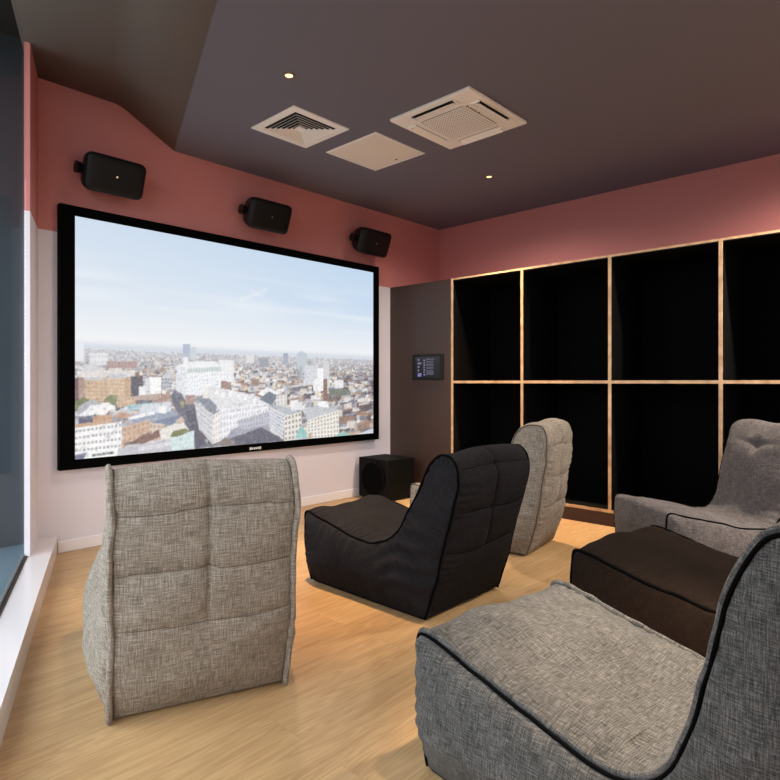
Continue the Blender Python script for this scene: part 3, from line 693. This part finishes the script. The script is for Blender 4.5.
# ceiling cassette air conditioner
ac = thing('ceiling_cassette', 'large white ceiling air conditioning cassette with central grille and four flaps', 'air conditioner', (3.262, 2.432, H))
bm = NB(); box(bm, -.335, .335, -.33, .33, -.0215, -.0002, .006, 2); obj('fascia', bm, M_white, ac)
def rrect(bm, hx, hy, r, z0, z1):
    pts = []
    for cx, cy, a0 in ((1, 1, 0), (-1, 1, 90), (-1, -1, 180), (1, -1, 270)):
        for i in range(7):
            a = math.radians(a0+15*i); pts.append((cx*(hx-r)+r*math.cos(a), cy*(hy-r)+r*math.sin(a)))
    prism(bm, pts, z0, z1)
bm = NB(); rrect(bm, .205, .205, .04, -.0262, -.0222); gr = obj('grille_surround', bm, M_white, ac)
M_hole = mat('grille_gap', lin(128, 116, 104), .8)
bm = NB(); rrect(bm, .192, .192, .03, -.0275, -.0263); gp = obj('grille', bm, M_hole, ac)
bm = NB()
for i in range(17):
    y = -.18+.0225*i
    box(bm, -.188, .188, y-.004, y+.004, -.0325, -.0276)
for i in range(17):
    x = -.18+.0225*i
    box(bm, x-.004, x+.004, -.188, .188, -.0320, -.0277)
obj('mesh_bars', bm, M_white, gp)
for i in range(4):
    Rm = Matrix.Rotation(i*math.pi/2, 4, 'Z')
    bm = NB(); box(bm, -.17, .17, .232, .290, -.0235, -.0223, M=Rm); sl = obj('outlet', bm, M_vdark, ac)
    tl = Matrix.Rotation(math.radians(FLAP), 4, 'X')
    bm = NB(); box(bm, -.168, .168, -.029, .029, -.002, .002, .001, 1, M=Rm @ Matrix.Translation((0, .262, -.033)) @ tl); obj('flap', bm, M_white, sl)
    for s in (-1, 1):
        bm = NB(); box(bm, s*.1785-.0065, s*.1785+.0065, .228, .294, -.034, -.0223, .002, 1, M=Rm); obj('flap_hinge', bm, M_white, ac)
bm = NB(); box(bm, -.14, -.07, -.200, -.196, -.0268, -.0262); cyl(bm, (-.17, -.198, -.0268), .006, .006, .002, 'Z', 10); cyl(bm, (-.04, -.198, -.0268), .006, .006, .002, 'Z', 10)
obj('label_strip', bm, M_vdark, ac)

# recessed downlights
M_lamp = mat('lamp_glow', (1, .9, .7, 1), .5, emit=(1, .62, .26, 1), estr=LAMP_EM)
M_ring = mat('lamp_ring', lin(120, 100, 88), .5)
def make_down():
    r = thing('downlight', '', 'ceiling light')
    bm = NB()
    prof = [(.030, -.0008), (.033, -.006), (.043, -.006), (.045, -.0008)]; n = 28
    rows = [[bm.verts.new((q*math.cos(2*math.pi*i/n), q*math.sin(2*math.pi*i/n), z)) for i in range(n)] for q, z in prof]
    for a, b in zip(rows, rows[1:]):
        for i in range(n): bm.faces.new((a[i], a[(i+1) % n], b[(i+1) % n], b[i]))
    obj('trim_ring', bm, M_ring, r, True)
    bm = NB(); cyl(bm, (0, 0, -.002), .028, .028, .003, 'Z', 24); obj('lamp', bm, M_lamp, r)
    return r
dn = make_down()
DL = DOWN
for i, (x, y, e, ang, lb) in enumerate(DL):
    o = dn if i == 0 else copy_tree(dn)
    o.scale = (.8, .8, 1); o.location = (x, y, H); tag(o, lb, 'ceiling light', 'recessed ceiling downlights')
    # each lamp: a wide soft spill and a tighter warm core from the same reflector
    for nm, en, an, cl in (('downlight_spill', e[0], ang[0], SPILL), ('downlight_core', e[1], ang[1], WARM if i != 2 else MIDW)):
        if not en: continue
        l = bpy.data.lights.new(nm, 'SPOT'); l.energy = en; l.color = cl; l.spot_size = math.radians(an); l.spot_blend = .85; l.shadow_soft_size = .05
        lo = bpy.data.objects.new(nm, l); COL.objects.link(lo); lo.location = (x, y, H-.012)

# ------------------------------------------------------------------ bean bag loungers
def catmull(P, n=14):
    out = []
    for i in range(len(P)-1):
        p0 = P[max(i-1, 0)]; p1 = P[i]; p2 = P[i+1]; p3 = P[min(i+2, len(P)-1)]
        for k in range(n):
            t = k/n; t2 = t*t; t3 = t2*t
            out.append(tuple(.5*((2*p1[j])+(-p0[j]+p2[j])*t+(2*p0[j]-5*p1[j]+4*p2[j]-p3[j])*t2+(-p0[j]+3*p1[j]-3*p2[j]+p3[j])*t3) for j in range(len(p1))))
    out.append(tuple(P[-1])); return out
def resample(P, n):
    P = np.array(P, float); d = np.r_[0, np.cumsum(np.hypot(*(np.diff(P[:, :2], axis=0).T)))]
    t = np.linspace(0, d[-1], n); return np.stack([np.interp(t, d, P[:, j]) for j in range(P.shape[1])], -1)
def wob(seed, amp, n, k=9):
    r = np.random.default_rng(seed); g = r.normal(size=k+1); x = np.linspace(0, k, n); i = np.clip(x.astype(int), 0, k-1); f = x-i; f = f*f*(3-2*f)
    return amp*(g[i]*(1-f)+g[i+1]*f)
def grid_obj(name, V, uv, material, parent, flip=False):
    n, m = V.shape[:2]; idx = np.arange(n*m).reshape(n, m)
    q = np.stack([idx[:-1, :-1], idx[:-1, 1:], idx[1:, 1:], idx[1:, :-1]], -1).reshape(-1, 4)
    if flip: q = q[:, ::-1]
    me = bpy.data.meshes.new(name); me.from_pydata(V.reshape(-1, 3).tolist(), [], q.tolist())
    lay = me.uv_layers.new(name='cloth'); li = np.zeros(len(me.loops), int); me.loops.foreach_get('vertex_index', li)
    lay.data.foreach_set('uv', uv.reshape(-1, 2)[li].ravel()); me.materials.append(material)
    me.polygons.foreach_set('use_smooth', [True]*len(me.polygons))
    o = bpy.data.objects.new(name, me); COL.objects.link(o); o.parent = parent; return o
# profile points: (forward, up, puff of the panel there)
TALL = dict(back=[(.0, .012, .0), (-.035, .12, .03), (-.07, .28, .045), (-.10, .46, .045), (-.125, .64, .04), (-.135, .78, .035), (-.115, .855, .028)],
            top=[(-.08, .876, .024), (-.035, .868, .024), (.0, .82, .03)],
            inner=[(.035, .73, .042), (.07, .60, .042), (.10, .47, .036), (.14, .365, .024), (.205, .30, .014), (.30, .288, .02), (.42, .302, .024)],
            seat=[(.575, .33, .03), (.72, .362, .028), (.84, .388, .02), (.885, .392, .012)],
            front=[(.905, .372, .012), (.91, .28, .022), (.90, .15, .022), (.875, .04, .008), (.868, .012, .0)])
LOW = dict(back=[(.0, .012, .0), (-.045, .14, .02), (-.085, .28, .035), (-.125, .42, .042), (-.165, .57, .042), (-.19, .68, .035), (-.185, .755, .025)],
           top=[(-.15, .795, .02), (-.10, .80, .02), (-.05, .77, .025)],
           inner=[(-.0, .70, .03), (.055, .60, .03), (.11, .50, .03), (.17, .41, .025), (.25, .345, .02), (.36, .312, .022)],
           seat=[(.50, .315, .03), (.66, .345, .028), (.82, .385, .02), (.885, .40, .012)],
           front=[(.912, .375, .012), (.91, .28, .02), (.89, .15, .02), (.86, .04, .008), (.85, .012, .0)])
def lounger(label, x, y, rz, w, prof, fab, flange, cord, seed, zs=1.0, ys=1.0, bulge=.065, folds=.004, dark_seam=None, insidefab=None, creases=(.745, .54, .345), button=None, lean=0, dimple=.010, thick=0, tuck=0, stitch=None, fold_side=1.0, crevice_line=None):
    r = thing('bean_bag_lounger', label, 'bean bag chair', (x, y, 0), math.radians(rz), 'bean bag loungers facing the screen')
    tf = lambda P: [(q[0]*ys-(lean*max(0, q[1]-.3)), .012+(q[1]-.012)*(zs if q[1] > .42 else 1+(zs-1)*max(0, (q[1]-.3)/.12)), q[2]) for q in P]
    back = [(q[0]+tuck*max(0, 1-q[1]/.22), q[1], q[2]) for q in tf(prof['back'])]; top_ = tf(prof['top']); inn = [(q[0]+thick*max(0, min(1, (q[1]-.33)/.25)), q[1], q[2]) for q in tf(prof['inner'])]; top_ = top_[:1]+[(q[0]+thick*f_, q[1], q[2]) for q, f_ in zip(top_[1:], (.55, 1))]; seat = tf(prof['seat']); front = tf(prof['front'])
    full = back+top_+inn+seat+front
    C1 = catmull(full)
    NS = 420; PR = resample(C1, NS)                       # open loop: rear bottom -> over -> front bottom
    NBt = 40; bot = np.stack([np.linspace(PR[-1, 0], PR[0, 0], NBt), np.full(NBt, .012), np.zeros(NBt)], -1)
    # outward normals (left of travel)
    T = np.gradient(PR[:, :2], axis=0); T /= np.linalg.norm(T, axis=1)[:, None]; Nn = np.stack([-T[:, 1], T[:, 0]], -1)
    S = np.r_[0, np.cumsum(np.hypot(*np.diff(PR[:, :2], axis=0).T))]
    it = int(np.argmax(PR[:, 1])); idip = int(np.argmin(np.hypot(PR[:, 0]-inn[-2][0], PR[:, 1]-inn[-2][1])))
    MX = 85; u = np.linspace(-1, 1, MX); env = (1-np.abs(u)**3.2)**.55
    V = np.zeros((NS, MX, 3))
    mid = np.exp(-(u/.022)**2)+.5*np.exp(-(u/.09)**2)
    wx = wob(seed+50, .0035, NS, 26); wn = wob(seed+51, .003, NS, 22)
    rs = np.random.default_rng(seed+77)
    hump = 1-.12*np.exp(-(u/.30)**2)
    for i in range(NS):
        b = PR[i, 2]*env
        ny, nz = Nn[i]; z = PR[i, 1]
        if i < it:                                      # outer back: tufted by two seams and a centre line
            b = b*hump
            for kz, zc in enumerate(creases):
                zz = z-(zc*zs)-.0045*np.sin(u*3.1+kz*1.7+seed)
                b = b-(.007*np.exp(-(zz/.0062)**2)+.009*np.exp(-(zz/.034)**2))*env*(.75+.25*np.sin(u*2.6+kz*2+seed))
            b = b-.014*mid*(.6+.4*math.sin(z*14+seed)**2)/(1+math.exp(-(z-creases[-1]*zs)/.012))
            if creases:
                for zc in creases[:2]:
                    b = b-dimple*np.exp(-(u/.07)**2-((z-zc*zs)/.03)**2)
        elif i < idip:
            if button:
                b = b-.030*np.exp(-(u/.13)**2-((z-button)/.042)**2)-.012*np.exp(-((z-button-.03*np.abs(u)**.8)/.02)**2)*np.exp(-(u/.5)**2)
            b = b+.004*np.sin(u*5+z*9+seed)*env
        elif z > .26:
            b = b+.005*np.sin(u*4.3+PR[i, 0]*11+seed)*env+.004*np.sin(u*9+PR[i, 0]*5+seed*2)*env
        # little gathers next to the seams
        edge = np.exp(-(1-np.abs(u))*w/2/.05)*(1-np.exp(-(1-np.abs(u))*w/2/.008))
        b = b+folds*.9*np.sin(S[i]*115+4*np.sin(S[i]*17+seed)+np.sign(u)*1.3)*edge
        V[i, :, 0] = u*w/2+wx[i]*np.abs(u)**6
        off = b+wn[i]*np.abs(u)**6
        V[i, :, 1] = PR[i, 0]+ny*off; V[i, :, 2] = np.maximum(.004, z+nz*off)
    # low-frequency lumpiness of the filling
    ph = rs.uniform(0, 6, 4)
    lump = (.005*np.sin(S[:, None]*9+ph[0]+u[None]*2.2)+.004*np.sin(S[:, None]*17+ph[1]-u[None]*3.6))*env[None]*np.clip(PR[:, 1]/.1, 0, 1)[:, None]
    V[:, :, 1] += Nn[:, 0, None]*lump; V[:, :, 2] += Nn[:, 1, None]*lump
    UV = np.stack([V[:, :, 0]+seed*.37, np.repeat(S[:, None], MX, 1)+seed*.19], -1)
    fi = insidefab or fab
    for kz, zc in enumerate(creases):                     # sewn lines of the tufting
        sv = []
        for j in range(3, MX-3):
            i = int(np.argmin(np.abs(PR[:it, 1]-(zc*zs+.0045*math.sin(u[j]*3.1+kz*1.7+seed)))))
            sv.append(Vector(V[i, j])+Vector((0, Nn[i, 0], Nn[i, 1]))*.0003)
        Vt = np.zeros((len(sv), 7, 3)); K = 6
        for j, p_ in enumerate(sv):
            for k in range(7):
                a_ = 2*math.pi*k/6; Vt[j, k] = (p_.x, p_.y+.0016*math.cos(a_), p_.z+.0016*math.sin(a_))
        so = grid_obj('stitch_line', Vt, np.zeros((len(sv), 7, 2)), stitch or M_cordb, r)
    grid_obj('backrest', V[:idip+1], UV[:idip+1], fab, r)
    grid_obj('seat', V[idip:], UV[idip:], fi, r)
    bx = np.zeros((NBt, MX, 3)); bx[:, :, 0] = u*w/2; bx[:, :, 1] = bot[:, 0, None]; bx[:, :, 2] = .006
    bx[0] = V[-1]; bx[-1] = V[0]
    grid_obj('base_panel', bx, np.stack([bx[:, :, 0], bx[:, :, 1]], -1), fab, r)
    # side panels: Coons patch between the outer and the inner run of the seam
    loop = np.concatenate([PR[:, :2]+Nn*wn[:, None], bot[1:-1, :2]]); 
    ift = int(np.argmin(np.hypot(PR[:, 0]-seat[-1][0], PR[:, 1]-seat[-1][1])))
    pr2 = PR[:, :2]+Nn*wn[:, None]
    MU, NV = 110, 34
    outer = resample(np.concatenate([bot[:, :2], pr2[1:it+1]]), MU); inner = resample(pr2[it:ift+1][::-1], MU); left = resample(pr2[ift:][::-1], NV)
    tt = np.linspace(0, 1, NV)[:, None, None]; uu = np.linspace(0, 1, MU)[None, :, None]
    Pn = (1-tt)*outer[None]+tt*inner[None]
    corr = left[:, None]-((1-tt)*outer[None, :1]+tt*inner[None, :1]); Pn = Pn+(1-uu)*corr
    fl = Pn.reshape(-1, 2); A = loop; Bq = np.roll(loop, -1, 0); dmin = np.full(len(fl), 9.); smin = np.zeros(len(fl))
    cum = np.r_[0, np.cumsum(np.hypot(*(Bq-A).T))]
    for j in range(len(A)):
        ab = Bq[j]-A[j]; L2 = ab@ab+1e-12; q = np.clip(((fl-A[j])@ab)/L2, 0, 1); d = np.hypot(*(fl-A[j]-q[:, None]*ab).T)
        s = d < dmin; dmin[s] = d[s]; smin[s] = (cum[j]+q*math.sqrt(L2))[s]
    yv, zv = fl[:, 0], fl[:, 1]
    Rr = .19; e = np.sqrt(np.clip(1-(1-np.minimum(dmin/Rr, 1))**2, 0, 1))
    grav = 1.15-.85*np.clip((zv-.15)/.62, 0, 1)
    h = bulge*e*grav*np.clip((zv+.02)/.16, .15, 1)**.8*(.55+.45*np.clip(yv/.32, 0, 1))
    g2 = np.exp(-dmin/.07)*(1-np.exp(-dmin/.008))
    wxs = np.interp(smin, np.r_[S, cum[-1]], np.r_[wx, 0])
    for side, sg in (('side_panel', -1), ('side_panel', 1)):
        f = folds*1.5*np.sin(smin*95+5*np.sin(smin*13+seed+sg)+sg)*g2
        # drag folds running down and forward from the rear seam
        mask = np.exp(-((yv-.10)/.16)**2)*np.clip(e*1.3, 0, 1)*np.exp(-((zv-.28)/.16)**2)
        f = f+fold_side*folds*2.0*np.sin((zv*1.0+yv*.28)*72+2*np.sin(yv*15+seed))*mask
        f = f+.005*np.sin(yv*8+zv*6+seed+sg)*e+.004*np.sin(zv*19-yv*7+seed*3)*e
        X = sg*(w/2+h+f); X = X+np.where(dmin < 1e-6, 0, 0)+wxs*np.exp(-dmin/.02)*(1 if sg > 0 else 1)*np.sign(sg)*np.sign(sg)
        G = np.stack([X, yv, np.maximum(zv, .004)], -1).reshape(NV, MU, 3)
        G[..., 0] -= np.where(dmin.reshape(NV, MU) < 1e-5, 0, 0)
        grid_obj(side, G, np.stack([yv+seed*.23+sg, zv], -1).reshape(NV, MU, 2), fab, r, flip=(sg > 0))
    # piping along both seams (wobbling with the cloth) and the seam's fabric flange
    LP = pr2; n = len(LP)
    def tube(name, material, inset, out, ra, rb, sgn, lift=0, cloth=False, rough=.0015):
        K = 10; rr = np.random.default_rng(seed+int(ra*1e5)+sgn+5)
        jit = wob(seed+sgn+91, rough, n, 60)
        V2 = np.zeros((n, K+1, 3))
        for k in range(K+1):
            a = 2*math.pi*k/K
            # ra along the panel normal (Nn), rb across (x)
            V2[:, k, 0] = sgn*(w/2-inset)+wx+rb*math.cos(a)
            o2 = out+jit+ra*math.sin(a)
            V2[:, k, 1] = LP[:, 0]+Nn[:, 0]*o2; V2[:, k, 2] = np.maximum(.003, LP[:, 1]+Nn[:, 1]*o2)
        uvv = np.stack([np.repeat((np.arange(K+1)/K*.06)[None], n, 0), np.repeat(S[:, None], K+1, 1)], -1)
        return grid_obj(name, V2, uvv, material, r, flip=False)
    for sgn in (-1, 1):
        if flange:
            ra, rb, ins = flange
            o = tube('seam_flange', fab, ins, ra*.55, ra, rb, sgn)
        if crevice_line: tube('crevice_shade', M_cordb, crevice_line, .007, .004, .003, sgn, rough=.001)  # dark tube standing in for the shade in the flange crevice
        if cord:
            o = tube('piping', cord[0], -.002, .002, cord[1], cord[1], sgn, rough=.0008); o['label'] = cord[2]
    return r
BLK = 'thin black piping'
CHAIRS = [
 dict(label='oatmeal bean bag lounger at front left, seen from behind', x=1.093, y=1.955, rz=-21, w=.61, prof=TALL, fab=F_beige, flange=(.018,.011,.002), crevice_line=.016, cord=None, seed=1, folds=.003, fold_side=.6, bulge=.085, zs=.975),
 dict(label='black bean bag lounger in the middle of the room', x=2.50, y=1.83, rz=0, w=.62, prof=LOW, fab=F_black, stitch=M_cord, flange=None, cord=(M_cord,.006,BLK), seed=2, folds=.006, bulge=.05),
 dict(label='oatmeal bean bag lounger behind the black one, beside the shelving', x=3.70, y=2.06, rz=8, w=.48, zs=.985, thick=.07, prof=TALL, fab=F_beige, flange=None, cord=(M_cordb,.005,'thin dark taupe piping'), seed=3),
 dict(label='mid grey bean bag lounger turned sideways against the shelving at right', x=4.402, y=.865, rz=50, w=.60, tuck=.10, prof=TALL, fab=F_grey2, flange=None, cord=(M_cord,.005,BLK), seed=4, button=.74, zs=1.0, ys=.93, lean=.0),
 dict(label='dark brown bean bag lounger between the two grey ones', x=2.77, y=.30, rz=-7, w=.70, prof=TALL, fab=F_choc, flange=None, cord=(M_cord,.008,BLK), seed=5),
 dict(label='charcoal weave bean bag lounger in the foreground at lower right', x=1.60, y=.225, rz=-7, w=.70, prof=TALL, fab=F_grey, flange=(.012,.009,.012), cord=(M_cord,.0048,BLK), seed=6),
]
for a in CHAIRS: lounger(**a)

# ------------------------------------------------------------------ daylight
w = bpy.data.worlds.new('sky'); scn.world = w; w.use_nodes = True; nt = w.node_tree
bg = nt.nodes['Background']; bg.inputs['Strength'].default_value = SKY
tc = nt.nodes.new('ShaderNodeTexCoord'); sx = nt.nodes.new('ShaderNodeSeparateXYZ'); rp = nt.nodes.new('ShaderNodeValToRGB')
nt.links.new(tc.outputs['Generated'], sx.inputs[0]); nt.links.new(sx.outputs['Z'], rp.inputs['Fac']); nt.links.new(rp.outputs['Color'], bg.inputs['Color'])
rp.color_ramp.elements[0].position = 0; rp.color_ramp.elements[0].color = (.25, .25, .24, 1)
rp.color_ramp.elements[1].position = .02; rp.color_ramp.elements[1].color = (.93, .96, 1, 1)
e_ = rp.color_ramp.elements.new(1); e_.color = (.75, .86, 1, 1)
def portal(c, n, sx_, sy_):
    l = bpy.data.lights.new('window_portal', 'AREA'); l.shape = 'RECTANGLE'; l.size = sx_; l.size_y = sy_; l.cycles.is_portal = True
    o = bpy.data.objects.new('window_portal', l); COL.objects.link(o); o.location = c
    o.rotation_euler = Vector(n).to_track_quat('-Z', 'Y').to_euler()
km = (KP+KE)/2
portal(W(km, -.10, 1.65), nv, abs(KE-KP), HR-.1)
portal(((wx0+wx1)/2, BY-.12, 1.55), (0, 1, 0), wx1-wx0, 2.1)  # daylight through the added back opening
